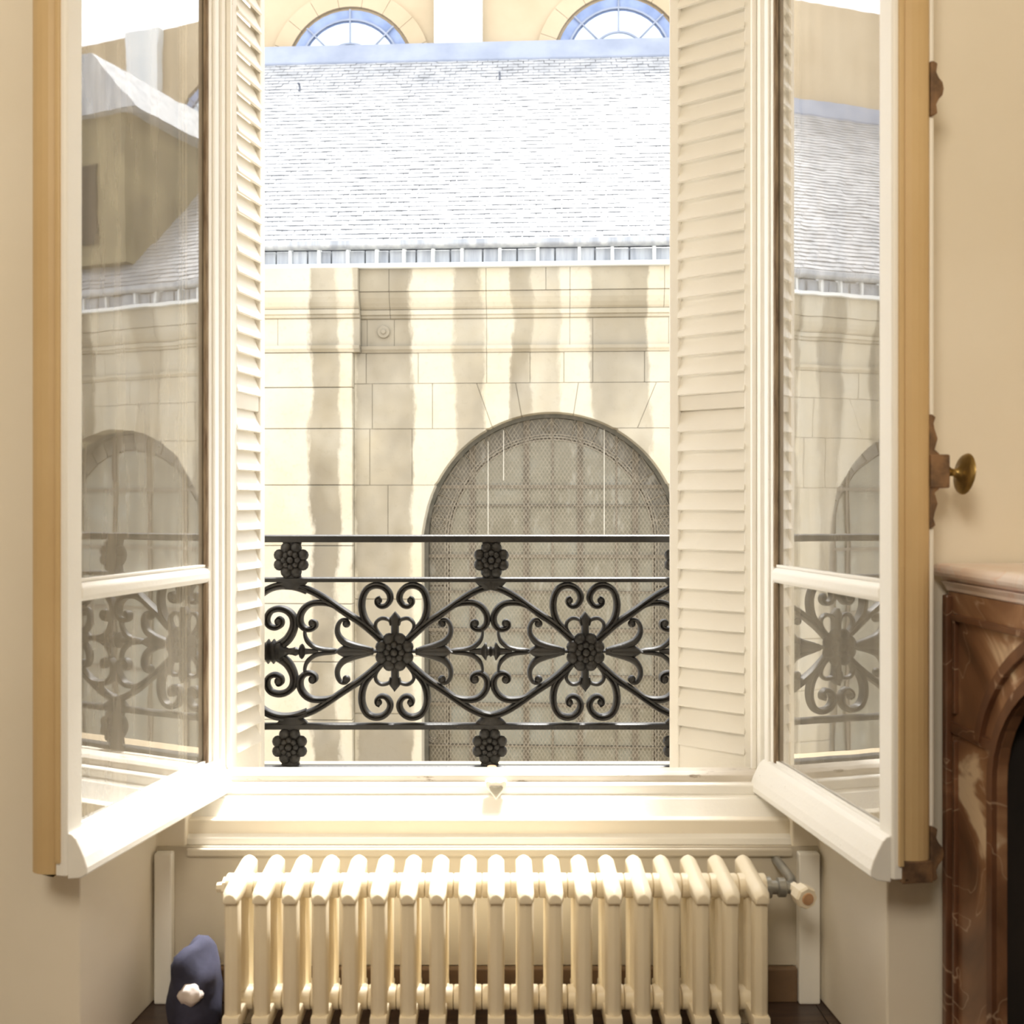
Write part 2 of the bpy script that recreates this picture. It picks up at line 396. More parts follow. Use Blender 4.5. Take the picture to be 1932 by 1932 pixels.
# espagnolette on the room face of the right casement (local +y is away from the camera)
yf = .080
def espag():
    kz = Z(888, 1.86)
    u = Wr - .020
    MB().lathe([(.0055, .47), (.0055, 2.70)], (u, yf+.006, 0), (0, 0, 1), 8).build('lock_rod', M['paint'], cr, smooth='auto')
    prof = [(.003, .105), (.010, .100), (.006, .088), (.008, .078), (.014, .060), (.010, .046), (.008, .040), (.016, .034), (.022, .026)]
    poly = [(yf-.002, kz-.105)] + [(yf+r, kz-h) for r, h in prof] + [(yf+r, kz+h) for r, h in prof[::-1]] + [(yf-.002, kz+.105)]
    MB().prism(poly, u-.016, u+.012, 'x').build('knob_plate', M['rust'], cr, bevel=.002)
    MB().box(u-.019, u+.016, yf-.002, yf+.036, kz-.031, kz+.031).build('lock_case', M['rust'], cr, bevel=.003)
    ax = Vector((0.10, 1, -.12)).normalized()
    prof = [(.015, 0), (.013, .006), (.008, .014), (.0075, .022), (.011, .030), (.020, .036), (.030, .039), (.038, .043), (.041, .049), (.036, .053), (.031, .053), (.029, .056), (.021, .058), (.019, .061), (.008, .064), (.001, .066)]
    MB().lathe([(r*.95, h*.8) for r, h in prof], (u, yf+.034, kz), ax, 28).build('brass_knob', M['brass'], cr, smooth='auto')
    for z, nm in ((Z(155, 1.86), 'upper'), (Z(1600, 1.86)-.02, 'lower')):
        pr = [(.004, -.05), (.010, -.046), (.008, -.03), (.012, -.02), (.018, -.012), (.020, 0), (.018, .012), (.012, .02), (.008, .03), (.010, .046), (.004, .05)]
        poly = [(yf-.001, z-.05)] + [(yf+r*1.25, z+h) for r, h in pr] + [(yf-.001, z+.05)]
        MB().prism(poly, u-.014, u+.014, 'x').build('rod_guide', M['rust'], cr, bevel=.002)
    MB().box(Wr-.034, Wr+.003, .018, .078, .430, .470).build('corner_iron', M['rust'], cr, bevel=.002)
espag()

# ------------------------------------------------------------------ louvred shutters
def shutter(near, far, label, group):
    d = Vector(far) - Vector(near); W = d.length; a = math.atan2(d.y, d.x)
    t = thing('louvred_shutter', label, 'shutter', (near[0], near[1], 0), a, group)
    # camera-facing side: pick the normal that looks back to the room middle
    nrm = Vector((-d.y, d.x)); s = 1 if nrm.dot(Vector((0, 0)) - Vector(near)) > 0 else -1
    zb, zt = .412, 2.78
    SW = .028
    for u0 in (0, W-SW):
        y0, y1 = sorted((s*.014, -s*.016))
        m = MB(); m.box(u0, u0+SW, y0, y1, zb, zt); m.build('stile', M['shutter'], t, bevel=.003)
    def rail(z0, z1, nm='rail'):
        y0, y1 = sorted((s*.010, -s*.013)); MB().box(SW-.001, W-SW+.001, y0, y1, z0, z1).build(nm, M['shutter'], t, bevel=.002)
    rail(zb, .500); rail(1.368, 1.412, 'lock_rail'); rail(zt-.06, zt)
    me = None
    pitch = .0505
    def run(z0, z1):
        nonlocal me
        n = round((z1-z0)/pitch); p = (z1-z0)/n
        for i in range(n):
            zc_ = z0 + (i+.5)*p
            if me is None:
                h, o0, o1, th = .0308, .020, -.012, .0075
                poly = [(s*(o0-th), -h), (s*o0, -h+.002), (s*(o1+th), h), (s*o1, h)]
                o = MB().prism(poly, SW-.002, W-SW+.002, 'x').build('slat', M['shutter'], t, bevel=.0012, seg=1); me = o.data
            else:
                o = bpy.data.objects.new('slat', me); col.objects.link(o); o.parent = t
                b = o.modifiers.new('edge', 'BEVEL'); b.width = .0012; b.segments = 1
            o.location = (0, 0, zc_)
    run(.505, 1.368); run(1.412, zt-.062)
    for z in (.7, 1.5, 2.4):
        MB().lathe([(.006, -.035), (.006, .035)], (-.004, s*.012, z), (0, 0, 1), 8).build('hinge', M['shutter'], t, smooth='auto')
    return t
shutter((-.668, 2.545), (-.6265, 2.725), 'sunlit white louvred shutter folded edge-on inside the left jamb', 'folding shutters of the window')
shutter((.650, 2.545), (.4625, 2.690), 'wide shaded beige louvred shutter standing half open inside the right jamb', 'folding shutters of the window')

# ------------------------------------------------------------------ cast-iron railing
RY = 2.80
RO = (X(925, RY), RY, Z(1453, RY))
rail_t = thing('balcony_railing', 'black cast-iron balcony railing of scrolls and rosettes outside the open window', 'railing', RO)
def RP(p, dy=0): return Vector((X(p[0], RY), RY+dy, Z(p[1], RY)))
def catmull(pts, n=7):
    out = []
    P_ = [pts[0]] + list(pts) + [pts[-1]]
    for i in range(1, len(P_)-2):
        p0, p1, p2, p3 = P_[i-1:i+3]
        for k in range(n):
            t = k/n
            out.append(tuple(.5*((2*b) + (-a+c)*t + (2*a-5*b+4*c-d)*t*t + (-a+3*b-3*c+d)*t**3) for a, b, c, d in zip(p0, p1, p2, p3)))
    out.append(tuple(pts[-1])); return out
def bar(name, pts, ball=None, dep=.011, n=7, groove=True):
    """pts: (px,py,width px). A moulded bar: square back, ribbed front."""
    q = catmull(pts, n); m = MB(RO)
    P2 = [Vector((X(p[0], RY), Z(p[1], RY))) for p in q]; Wd = [p[2]/2/F*RY for p in q]
    vs_ = []; fs = []
    for i, p in enumerate(P2):
        t = (P2[min(i+1, len(P2)-1)] - P2[max(i-1, 0)])
        if t.length < 1e-7: t = Vector((1, 0))
        t.normalize(); nn = Vector((-t.y, t.x)); h = Wd[i]
        if groove: prof = [(-1, dep), (-1, -dep*.35), (-.72, -dep), (-.30, -dep*.9), (0, -dep*.45), (.30, -dep*.9), (.72, -dep), (1, -dep*.35), (1, dep)]
        else: prof = [(-1, dep), (-1, -dep*.3), (-.6, -dep), (0, -dep*1.2), (.6, -dep), (1, -dep*.3), (1, dep)]
        for o, y in prof:
            c = p + nn*h*o; vs_.append((c.x, RY+y, c.y))
    L = len(prof)
    for i in range(len(P2)-1):
        for k in range(L):
            fs.append((i*L+k, i*L+(k+1) % L, (i+1)*L+(k+1) % L, (i+1)*L+k))
    fs.append(tuple(range(L-1, -1, -1))); fs.append(tuple((len(P2)-1)*L+k for k in range(L)))
    m.add(vs_, fs)
    if ball:
        c = RP(ball); r = ball[2]*.34/F*RY; m.ball(c, r, dep*1.25, r, 12, 8)
    import bmesh
    o = m.build(name, M['iron'], rail_t)
    bm = bmesh.new(); bm.from_mesh(o.data); bmesh.ops.recalc_face_normals(bm, faces=bm.faces); bm.to_mesh(o.data); bm.free()
    for pl in o.data.polygons: pl.use_smooth = True
    e = o.modifiers.new('es', 'EDGE_SPLIT'); e.split_angle = math.radians(50)
    return o
def rosette(px, py, r, name='rosette'):
    c = RP((px, py)); R_ = r/F*RY; m = MB(RO)
    m.lathe([(R_*.72, .012), (R_*.78, 0), (R_*.7, -.010)], c, (0, 1, 0), 16)
    for k in range(8):
        a = 2*PI*(k+.5)/8
        pc = c + Vector((math.cos(a)*R_*.70, -.012, math.sin(a)*R_*.70))
        m.ball(pc, R_*.33, .014, R_*.33, 10, 6)
        pc = c + Vector((math.cos(a+.39)*R_*.36, -.022, math.sin(a+.39)*R_*.36))
        m.ball(pc, R_*.19, .010, R_*.19, 8, 5)
    m.ball(c + Vector((0, -.026, 0)), R_*.20, .012, R_*.20, 10, 6)
    return m.build(name, M['iron'], rail_t, smooth=True)
# four horizontal rails
for y0, y1, dp in ((1009, 1023, .018), (1089, 1098, .014), (1364, 1375, .014), (1443, 1454, .016)):
    z1, z0 = Z(y0, RY), Z(y1, RY)
    m = MB(RO)
    m.prism([(RY-dp, z0), (RY+dp, z0), (RY+dp, z1-.003), (RY+dp*.6, z1), (RY-dp*.6, z1), (RY-dp, z1-.003)], X(428, RY), X(1345, RY), 'x')
    m.build('rail', M['iron'], rail_t, bevel=.0015)
def quad(cx, sx, sy, k=1.0, end=True):
    """one quarter of the motif, drawn from the rosette centre; units are zoomed pixels, 3.865 per photo pixel"""
    def T(l):
        return [(cx + sx*dx/3.865*k, 1229 + sy*dy/3.865*(1.0), wd/3.865) for dx, dy, wd in l]
    bar('diagonal_bar', T([(-40, -40, 62), (-75, -67, 60), (-150, -137, 56), (-238, -210, 54), (-368, -300, 52), (-508, -400, 50), (-600, -448, 50), (-685, -470, 48)]))
    bar('heart_scroll', T([(-140, -150, 40), (-205, -230, 50), (-230, -315, 52), (-224, -395, 51), (-192, -455, 50), (-138, -480, 49), (-82, -470, 48), (-42, -430, 48), (-33, -380, 46), (-58, -338, 40), (-95, -327, 36), (-125, -350, 32), (-126, -382, 26), (-104, -398, 16)]),
        ball=T([(-112, -372, 76)])[0])
    bar('leaf_scroll', T([(-30, -190, 14), (-40, -228, 26), (-92, -240, 28), (-130, -212, 26), (-132, -168, 24), (-102, -118, 26), (-72, -92, 20)]), dep=.008, groove=False)
    bar('tulip_petal', T([(-150, -12, 20), (-205, -18, 46), (-290, -40, 52), (-358, -72, 50), (-396, -125, 40), (-398, -182, 34), (-375, -224, 28), (-338, -228, 24), (-326, -200, 20), (-338, -182, 14)]),
        ball=T([(-336, -202, 88)])[0] , dep=.010, groove=False)
    bar('branch_scroll', T([(-380, -4, 8), (-430, -10, 26), (-500, -16, 30), (-555, -30, 34), (-600, -65, 34), (-622, -105, 26), (-626, -150, 20), (-610, -178, 18)]), dep=.008, groove=False)
    bar('crook_scroll', T([(-410, -318, 20), (-470, -348, 40), (-560, -352, 46), (-618, -325, 50), (-655, -270, 50), (-657, -208, 48), (-628, -168, 44), (-585, -160, 38), (-553, -180, 34), (-550, -210, 28), (-570, -228, 16)]),
        ball=T([(-572, -206, 92)])[0])
def fleuron(cx, sy):
    def T(l): return [(cx+dx/3.865, 1229+sy*dy/3.865, wd/3.865) for dx, dy, wd in l]
    bar('fleuron', T([(0, -90, 62), (0, -140, 56), (0, -190, 58), (0, -222, 72), (0, -245, 76), (0, -262, 52), (0, -290, 3)]), dep=.013, groove=False)
    m = MB(RO); c = RP(T([(0, -100, 0)])[0]); m.ball(c, .021, .018, .006, 12, 6); m.build('collar', M['iron'], rail_t, smooth=True)
def spear(cx, sx, k=1.0):
    def T(l): return [(cx+sx*dx/3.865*k, 1229, wd/3.865) for dx, wd in l]
    bar('spear_leaf', T([(-110, 22), (-150, 26), (-170, 44), (-185, 40), (-210, 66), (-300, 84), (-350, 84), (-385, 52), (-415, 4)]), dep=.012, groove=False)
    m = MB(RO); c = RP(T([(-158, 0)])[0]); m.ball(c, .006, .014, .011, 10, 6); m.build('collar', M['iron'], rail_t, smooth=True)
def spindle(px0, px1, discs):
    m = MB(RO); z = Z(1229, RY); k = 1/F*RY
    prof = []
    for p, r in discs: prof.append((r*k, (p-px0)*k))
    m.lathe(prof, (X(px0, RY), RY, z), (1, 0, 0), 14); m.build('spindle', M['iron'], rail_t, smooth='auto')
A_, B_ = 745, 1104
for c, k_l, k_r in ((A_, 1.05, 1.02), (B_, 1.01, 1.01)):
    for sy in (1, -1):
        quad(c, 1, sy, k_l); quad(c, -1, sy, k_r); fleuron(c, sy)
    spear(c, 1, k_l); spear(c, -1, k_r)
    rosette(c, 1229, 37)
# next module to the right, half hidden by the shutter
for sy in (1, -1): quad(1463, 1, sy, 1.0)
spear(1463, 1)
for c in (926, 1284):
    spindle(c-40, c+40, [(c-40, 4), (c-30, 5), (c-18, 7), (c-14, 12), (c-11, 17), (c-8, 17), (c-6, 9), (c-3, 8), (c, 11), (c+3, 8), (c+6, 9), (c+8, 17), (c+11, 17), (c+14, 12), (c+18, 7), (c+30, 5), (c+40, 4)])
for px, s_ in ((551, 0), (927, 0), (1285, 0)):
    for py in (1056, 1406):
        dx = 0 if py < 1200 else -3
        rosette(px+dx, py, 34)
        ya, yb = (1022, 1092) if py < 1200 else (1373, 1446)
        for y0, sg in ((ya, 1), (yb, -1)):
            bar('rosette_stem', [(px+dx, y0-sg*3, 38), (px+dx, y0+sg*3, 34), (px+dx, y0+sg*12, 30), (px+dx, y0+sg*20, 30)], dep=.010, groove=False)
# apex blocks under rosettes
for px in (551, 926, 1284):
    for y0, y1 in ((1096, 1112), (1366, 1352)):
        bar('apex_block', [(px, y0, 62), (px, (y0+y1)/2, 48), (px, y1, 30)], dep=.012, groove=False)
# end panel on the left: big ring and two spirals on a knot
def T1(l, sy): return [(470+x/3.944, 1229 + sy*((980+y/3.944)-1231), wd/3.944) for x, y, wd in l]
for sy in (1, -1):
    bar('ring_bar', T1([(430, 545, 44), (370, 518, 54), (300, 502, 58), (220, 504, 58), (140, 530, 56), (60, 590, 56), (0, 680, 54), (-40, 800, 54), (-55, 985, 54)], sy))
    bar('spiral_scroll', T1([(150, 975, 60), (220, 950, 76), (290, 895, 70), (330, 815, 62), (328, 740, 58), (285, 690, 52), (222, 672, 50), (160, 692, 48), (132, 745, 46), (145, 795, 44), (192, 815, 42), (236, 795, 38), (244, 760, 32), (222, 740, 24), (204, 752, 16)], sy),
        ball=T1([(218, 768, 92)], sy)[0])
    bar('spiral_scroll', T1([(150, 975, 60), (80, 950, 70), (20, 900, 64), (-20, 820, 58)], sy))
spindle(488, 600, [(488, 18), (495, 20), (500, 16), (507, 24), (511, 17), (517, 24), (522, 17), (530, 20), (537, 10), (545, 6), (552, 7), (558, 9), (564, 6), (566, 12), (570, 15), (573, 12), (576, 6), (586, 5), (600, 4)])

# ------------------------------------------------------------------ radiator
RX0 = X(936, 2.16)
rad = thing('radiator', 'cream cast-iron column radiator standing in the niche below the window', 'radiator', (RX0, 2.16, 0))
def rad_section():
    m = MB()
    dys = (-.068, 0, .068)
    zt = {-.068: .325, 0: .338, .068: .352}
    for dy in dys:
        m.lathe([(.0175, .06), (.0175, .325)], (0, dy, 0), (0, 0, 1), 8, cap=True)
    # top head: gabled ridge running front to back, rising towards the wall
    N_ = 12
    vs_ = []; fs = []
    for i in range(N_+1):
        t = i/N_; y = -.094 + .184*t
        zz = .346 + .016*t
        e = 1 - .25*max(0, (.06-t)/.06)**2 - .25*max(0, (t-.94)/.06)**2
        if t < .15: zz -= .010*(1-t/.15)**2
        if t > .93: zz -= .012*((t-.93)/.07)**2
        hw = .0175*max(e, .25)
        for x, z in ((-hw, .316), (-hw, zz-.012), (-hw*.55, zz-.004), (0, zz), (hw*.55, zz-.004), (hw, zz-.012), (hw, .316)):
            vs_.append((x, y, z))
    L = 7
    for i in range(N_):
        for k in range(L): fs.append((i*L+k, (i+1)*L+k, (i+1)*L+(k+1) % L, i*L+(k+1) % L))
    fs.append(tuple(range(L))); fs.append(tuple(N_*L+k for k in range(L-1, -1, -1)))
    m.add(vs_, fs)
    m.box(-.017, .017, -.090, .090, .05, .085)
    # nipples at top and bottom
    m.lathe([(.025, -.0292), (.025, .0292)], (0, 0, .320), (1, 0, 0), 12)
    m.lathe([(.025, -.0292), (.025, .0292)], (0, 0, .085), (1, 0, 0), 12)
    return m
me = None
for i in range(19):
    x = (i-9)*.0598
    if me is None:
        o = rad_section().build('section', M['radiator'], rad, smooth='auto', bevel=.0025); me = o.data
    else:
        o = bpy.data.objects.new('section', me); col.objects.link(o); o.parent = rad
        b = o.modifiers.new('edge', 'BEVEL'); b.width = .0025; b.segments = 2; b.limit_method = 'ANGLE'
        b = o.modifiers.new('es', 'EDGE_SPLIT'); b.split_angle = math.radians(40)
    o.location = (x, 0, 0)
for x in (-9*.0598, 9*.0598):
    for dy in (-.068, .068):
        MB().lathe([(.013, 0), (.011, .03), (.015, .055)], (x, dy, 0.0), (0, 0, 1), 10).build('foot', M['radiator'], rad, smooth='auto')
MB().lathe([(.022, 0), (.022, .008), (.012, .010), (.010, .022), (.004, .024)], (-9*.0598-.028, 0, .316), (-1, 0, 0), 8).build('end_plug', M['radiator'], rad)
vx = 9*.0598+.028
m = MB()
m.lathe([(.022, 0), (.022, .012), (.014, .014), (.014, .026), (.020, .028), (.020, .042), (.013, .046), (.013, .06)], (vx, 0, .316), (1, 0, 0), 12)
m.tube([(vx+.05, .0, .320), (vx+.062, .010, .320), (vx+.068, .04, .320), (vx+.068, .164, .320)], .010, 10)
vb = m.build('valve_body', M['steel'], rad, smooth='auto')
MB().lathe([(.012, 0), (.012, .02), (.022, .026), (.024, .05), (.021, .056)], (vx+.06, -.004, .318), (.25, -1, -.08), 8).build('valve_knob', M['radiator'], vb)
MB().lathe([(.013, 0), (.012, .003), (.005, .004)], Vector((vx+.06, -.004, .318)) + Vector((.25, -1, -.08)).normalized()*.056, (.25, -1, -.08), 12).build('valve_cap', M['copper'], vb)

# dark bundle left of the radiator, a stand-in for a form of unknown kind
bx = thing('cloth_bundle', 'dark blue bundle with a pale patch on the floor left of the radiator', 'bundle', (X(365, 2.2), 2.2, 0))
import bmesh as _b
def blob(name, mat, c, r, seed, amp, parent, flat):
    bm = _b.new(); _b.ops.create_icosphere(bm, subdivisions=3, radius=1)
    from mathutils import noise
    for v in bm.verts:
        d = 1 + amp*noise.noise(v.co*1.7 + Vector((seed, 0, 0)))
        v.co = Vector((v.co.x*r[0]*d + c[0], v.co.y*r[1]*d + c[1], max(flat, v.co.z*r[2]*d + c[2])))
    me_ = bpy.data.meshes.new(name); bm.to_mesh(me_); bm.free(); me_.materials.append(mat)
    for p in me_.polygons: p.use_smooth = True
    o = bpy.data.objects.new(name, me_); col.objects.link(o); o.parent = parent; return o
blob('cloth', M['navy'], (0, 0, .085), (.062, .07, .10), 3, .35, bx, 0)
blob('pale_patch', M['palecloth'], (.012, -.062, .10), (.024, .016, .022), 5, .3, bx, 0)

# ------------------------------------------------------------------ fireplace on the right wall
FX, FY1, FY0 = .868, 1.965, .70
fp = thing('fireplace', 'red-brown veined marble fireplace with a pink shelf against the right wall', 'fireplace', (XR, FY1, 0))
FO = (XR, FY1, 0)
MZ = Z(1063, 1.97)
sh = [(.846, MZ-.008), (.850, MZ-.002), (.858, MZ), (XR-.002, MZ), (XR-.002, MZ-.032), (.866, MZ-.032), (.862, MZ-.026), (.850, MZ-.024), (.846, MZ-.016)]
MB(FO).prism(sh, FY0-.03, FY1+.02, 'y').build('shelf', M['marble_top'], fp, bevel=.002)
mo = [(.856, MZ-.033), (XR-.002, MZ-.033), (XR-.002, MZ-.052), (.868, MZ-.052), (.865, MZ-.044)]
MB(FO).prism(mo, FY0-.015, FY1+.008, 'y').build('shelf_moulding', M['marble_top'], fp, bevel=.002)
# front slab with an arched opening: extruded along x
oc, orad = 1.375, .40; spring = .638; OB = .64
arc = [(oc + orad*math.cos(PI*i/24), spring + orad*OB*math.sin(PI*i/24)) for i in range(25)]
zt = MZ-.053
poly = [(FY1, 0), (FY1, zt), (FY0+.0, zt), (FY0, 0), (oc-orad, 0)] + arc[::-1] + [(oc+orad, 0)]
MB(FO).prism(poly, FX, FX+.02, 'x').build('front_slab', M['marble'], fp, bevel=.002)
def ring(e0, e1, x0, x1, nm, zmin=0):
    P_ = lambda e: [(oc+(orad+e)*math.cos(PI*i/32), spring+(orad*OB+e)*math.sin(PI*i/32)) for i in range(33)]
    a_, b_ = P_(e0), P_(e1)
    m = MB(FO)
    for i in range(32):
        if min(b_[i][1], b_[i+1][1]) < zmin: continue
        m.prism([b_[i], b_[i+1], a_[i+1], a_[i]], x0, x1, 'x')
    if not zmin: m.box(x0, x1, oc+orad, oc+orad+e1, .10, spring)
    m.build(nm, M['marble_dark'], fp)
ring(.055, .075, FX-.010, FX+.001, 'arch_moulding', .70); ring(0, .020, FX-.008, FX+.001, 'arch_moulding')
MB(FO).box(FX+.02, XR-.002, FY1-.03, FY1, 0, zt).build('side_cheek', M['marble_dark'], fp)
MB(FO).box(FX+.02, XR-.002, FY0, FY0+.03, 0, zt).build('side_cheek', M['marble_dark'], fp)
m = MB(FO)
for a0, a1, b0, b1 in ((FY1-.045, FY1-.034, .12, .68), (FY1-.045, FY1-.034, .73, zt-.04)):
    m.box(FX-.008, FX+.001, a0, a1, b0, b1)
m.build('pilaster_moulding', M['marble_dark'], fp, bevel=.002)
m = MB(FO); m.box(FX-.010, FX+.001, FY0+.05, FY1-.034, zt-.052, zt-.040); m.build('panel_moulding', M['marble_dark'], fp, bevel=.002)
m = MB(FO); m.box(FX-.012, FX+.001, FY1-.020, FY1, .10, zt-.006); m.build('edge_moulding', M['marble_dark'], fp, bevel=.003)
m = MB(FO); m.box(FX-.006, FX+.001, oc+orad+.0, FY1-.02, .690, .712); m.build('impost_block', M['marble_dark'], fp, bevel=.003)
MB(FO).box(FX-.02, FX+.03, oc+orad+.0, FY1+.006, 0, .10).build('plinth_block', M['marble'], fp, bevel=.004)
m = MB(FO)
m.box(XR-.012, XR-.004, FY0+.03, FY1-.03, 0, zt-.01)
m.build('hearth_back', M['soot'], fp)
for y0, y1 in ((oc+orad+.004, FY1-.031), (FY0+.031, oc-orad-.004)):
    MB(FO).box(FX+.021, XR-.013, y0, y1, 0, zt-.02).build('firebox_side', M['soot'], fp)
MB(FO).box(FX+.021, XR-.013, FY0+.031, FY1-.031, .90, zt-.002).build('firebox_top', M['soot'], fp)

# ------------------------------------------------------------------ the church across the street
CY = 12.0; K = F/CY
CO = Vector((X(1040, CY), CY, 0))
ch = thing('church', 'pale stained stone church side with slate roof and arched window across the street', 'church', CO, math.radians(-3.0))
def cx(px): return (px-VX)/K
def cz(py): return EZ + (VY-py)/K
BAY = 8.2
ARX, ARZ, AR, ARO = CO.x, cz(1022), 245/K, 301/K
GROUND = -4.6
J = .0035
def stone_box(x0, x1, z0, z1, y0, y1=None, nm='stone', parent=None):
    y1 = CY+.45 if y1 is None else y1
    dy = random.uniform(-.004, .004)
    MB(CO).box(x0+J, x1-J, y0+dy, y1, z0+J, z1-J).build(nm, M['stone'], parent or ch, bevel=.006, seg=1)
# mortar behind the joints (solid core of the wall)
def core():
    for k in range(-1, 2):
        m = MB(CO); ox = k*BAY
        xl, xr = cx(490)+ox, cx(490)+ox+BAY
        R = AR+.012
        n = 64
        arc_ = [(ARX+ox+R*math.cos(PI*i/n), ARZ+R*math.sin(PI*i/n)) for i in range(n+1)]   # right to left
        top = cz(508)
        polyL = [(xl, GROUND), (ARX+ox-R, GROUND)] + arc_[n:n//2-1:-1] + [(ARX+ox, top), (xl, top)]
        polyR = [(xr, GROUND), (xr, top), (ARX+ox, top)] + arc_[n//2::-1] + [(ARX+ox+R, GROUND)]
        m.prism(polyL, CY+.014, CY+.46); m.prism(polyR, CY+.014, CY+.46)
        m.build('wall_core', M['stone'], ch)
core()
def clip_cell(x0, x1, z0, z1, ax, R):
    """rect minus the disc (upper half) -> monotone polygons"""
    n = 90; out = []; cur = []
    for i in range(n+1):
        x = x0 + (x1-x0)*i/n
        d = R*R-(x-ax)**2
        b = z0 if d <= 0 else max(z0, ARZ+math.sqrt(d))
        if b < z1-.01: cur.append((x, b))
        elif cur: out.append(cur); cur = []
    if cur: out.append(cur)
    res = []
    for c in out:
        if len(c) < 2 or c[-1][0]-c[0][0] < .03: continue
        res.append(c + [(c[-1][0], z1), (c[0][0], z1)])
    return res
C1 = [(664, 722, [688, 788, 918, 1000, 1064, 1118, 1215, 1310, 1420, 1560, 1690]), (808, 915, [695, 776, 1300, 1352, 1480, 1640]), (915, 1022, [730, 1340, 1560])]
ARCHED = [(665, 665), (700, 700), (815, 815), (899, 928), (973, 984), (1091, 1082), (1237, 1202), (1330, 1330), (1470, 1470), (1600, 1600), (1810, 1810)]
low = [1022, 1132, 1240, 1350, 1460, 1570, 1690, 1860]
for k in range(-1, 2):
    ox = k*BAY; ax = ARX+ox
    for j, (ya, yb, js) in enumerate(C1):
        xs = [665] + js + [1810]
        for a, b in zip(xs[:-1], xs[1:]):
            x0, x1, z1, z0 = cx(a)+ox, cx(b)+ox, cz(ya), cz(yb)
            for poly in clip_cell(x0+J, x1-J, z0+J, z1-J, ax, AR):
                MB(CO).prism(poly, CY+random.uniform(-.006, .006), CY+.44).build('stone', M['stone'], ch)
    for (ta, ba), (tb, bb) in zip(ARCHED[:-1], ARCHED[1:]):
        z1, z0 = cz(722), cz(808)
        xa, xb = cx(ba)+ox+J, cx(bb)+ox-J
        pts = []
        for i in range(25):
            x = xa+(xb-xa)*i/24; dd = AR*AR-(x-ax)**2
            pts.append((x, max(z0+J, ARZ+math.sqrt(dd)) if dd > 0 else z0+J))
        pts += [(cx(tb)+ox-J, z1-J), (cx(ta)+ox+J, z1-J)]
        MB(CO).prism(pts, CY+random.uniform(-.006, .006), CY+.44).build('stone', M['stone'], ch)
    for j, (ya, yb) in enumerate(zip(low[:-1], low[1:])):
        z1, z0 = cz(ya), cz(yb) if yb < 1860 else GROUND
        q = .35 if j % 2 else .62
        xl, xr = cx(665)+ox, cx(1810)+ox
        for x0, x1 in ((xl, ax-AR), (ax+AR, xr)):
            stone_box(x0, x1, z0, z1, CY)
for k in range(-1, 3):
    ox = k*BAY
    x0, x1 = cx(490)+ox, cx(665)+ox
    ys = [664, 730, 808, 915, 1030, 1140, 1250, 1360, 1470, 1580, 1700, 1860]
    for ya, yb in zip(ys[:-1], ys[1:]):
        stone_box(x0, x1, cz(yb) if yb < 1860 else GROUND, cz(ya), CY-.10, CY+.02)
# entablature: frieze courses and moulded strings, broken forward over the pilasters
def course(ya, yb, prof, js_wall, js_pil, nm):
    """prof: list of (projection, 0..1 height from the bottom)"""
    z0, z1 = cz(yb), cz(ya)
    for k in range(-1, 2):
        ox = k*BAY
        for xs, add in (([490-14] + js_pil + [665+14], .10), ([665+14] + js_wall + [1810-14], 0)):
            for a, b in zip(xs[:-1], xs[1:]):
                pr = [(CY+.3, z0+.003)] + [(CY-add-p, z0+.003+(z1-z0-.006)*h) for p, h in prof] + [(CY+.3, z1-.003)]
                MB(CO).prism(pr, cx(a)+ox+.0025, cx(b)+ox-.0025, 'x').build(nm, M['stone'], ch)
course(508, 551, [(.13, 0), (.13, 1)], [735, 918, 1030, 1075, 1250, 1420, 1600], [], 'cornice_block')
course(551, 583, [(.04, 0), (.065, .12), (.09, .35), (.11, .65), (.118, 1)], [735, 918, 1075, 1250, 1420, 1600], [], 'cornice_moulding')
course(583, 600, [(.0, 0), (.02, .1), (.02, .4), (.045, .45), (.045, 1)], [735, 918, 1075], [], 'string_moulding')
course(600, 651, [(.0, 0), (.0, 1)], [690, 742, 918, 1075, 1118, 1260, 1430, 1620], [522], 'frieze_stone')
course(651, 664, [(.01, 0), (.02, .2), (.04, .5), (.045, 1)], [918, 1118], [], 'string_moulding')
# oval plug in the frieze
MB(CO).lathe([(.075, 0), (.07, .03), (.03, .03), (.025, .05), (.02, .05)], (cx(722), CY-.002, cz(624)), (0, -1, 0), 16).build('frieze_plug', M['stone'], ch)

# gutter and zinc fascia
X0, X1 = cx(490)-BAY-.1, cx(490)+2*BAY+1.2
zf0, zf1 = cz(505), cz(474)
MB(CO).box(X0, X1, CY-.20, CY+.3, cz(508), cz(500)).build('eaves_ledge', M['palestone'], ch, bevel=.008)
MB(CO).box(X0, X1, CY-.05, CY+.3, cz(500), cz(472)).build('fascia_board', M['zinc'], ch)
gx = X0; i = 0
while gx < X1-.2:
    wd = random.choice((.14, .18, .24, .28, .20)); x1 = min(gx+wd, X1)
    dy = random.choice((0, .012, .03))
    MB(CO).box(gx+.008, x1-.008, CY-.10-dy, CY-.04, cz(499.5), cz(473)).build('zinc_panel', M['zinc'], ch, bevel=.006, seg=1)
    if i % 2 == 0: MB(CO).box(gx-.018, gx+.018, CY-.17, CY-.05, cz(500), cz(470)).build('gutter_bracket', M['palestone'], ch, bevel=.005, seg=1)
    gx = x1; i += 1
m = MB(CO)
pr = [(CY-.18+.075*math.cos(a), cz(466)+.045*math.sin(a)) for a in [PI*j/12 + PI for j in range(13)]]
pr += [(CY-.105, cz(459)), (CY-.115, cz(459)), (CY-.115, cz(466)), (CY-.245, cz(466)), (CY-.245, cz(459)), (CY-.255, cz(459))]
m.prism(pr, X0, X1, 'x'); m.build('gutter', M['zinc'], ch)

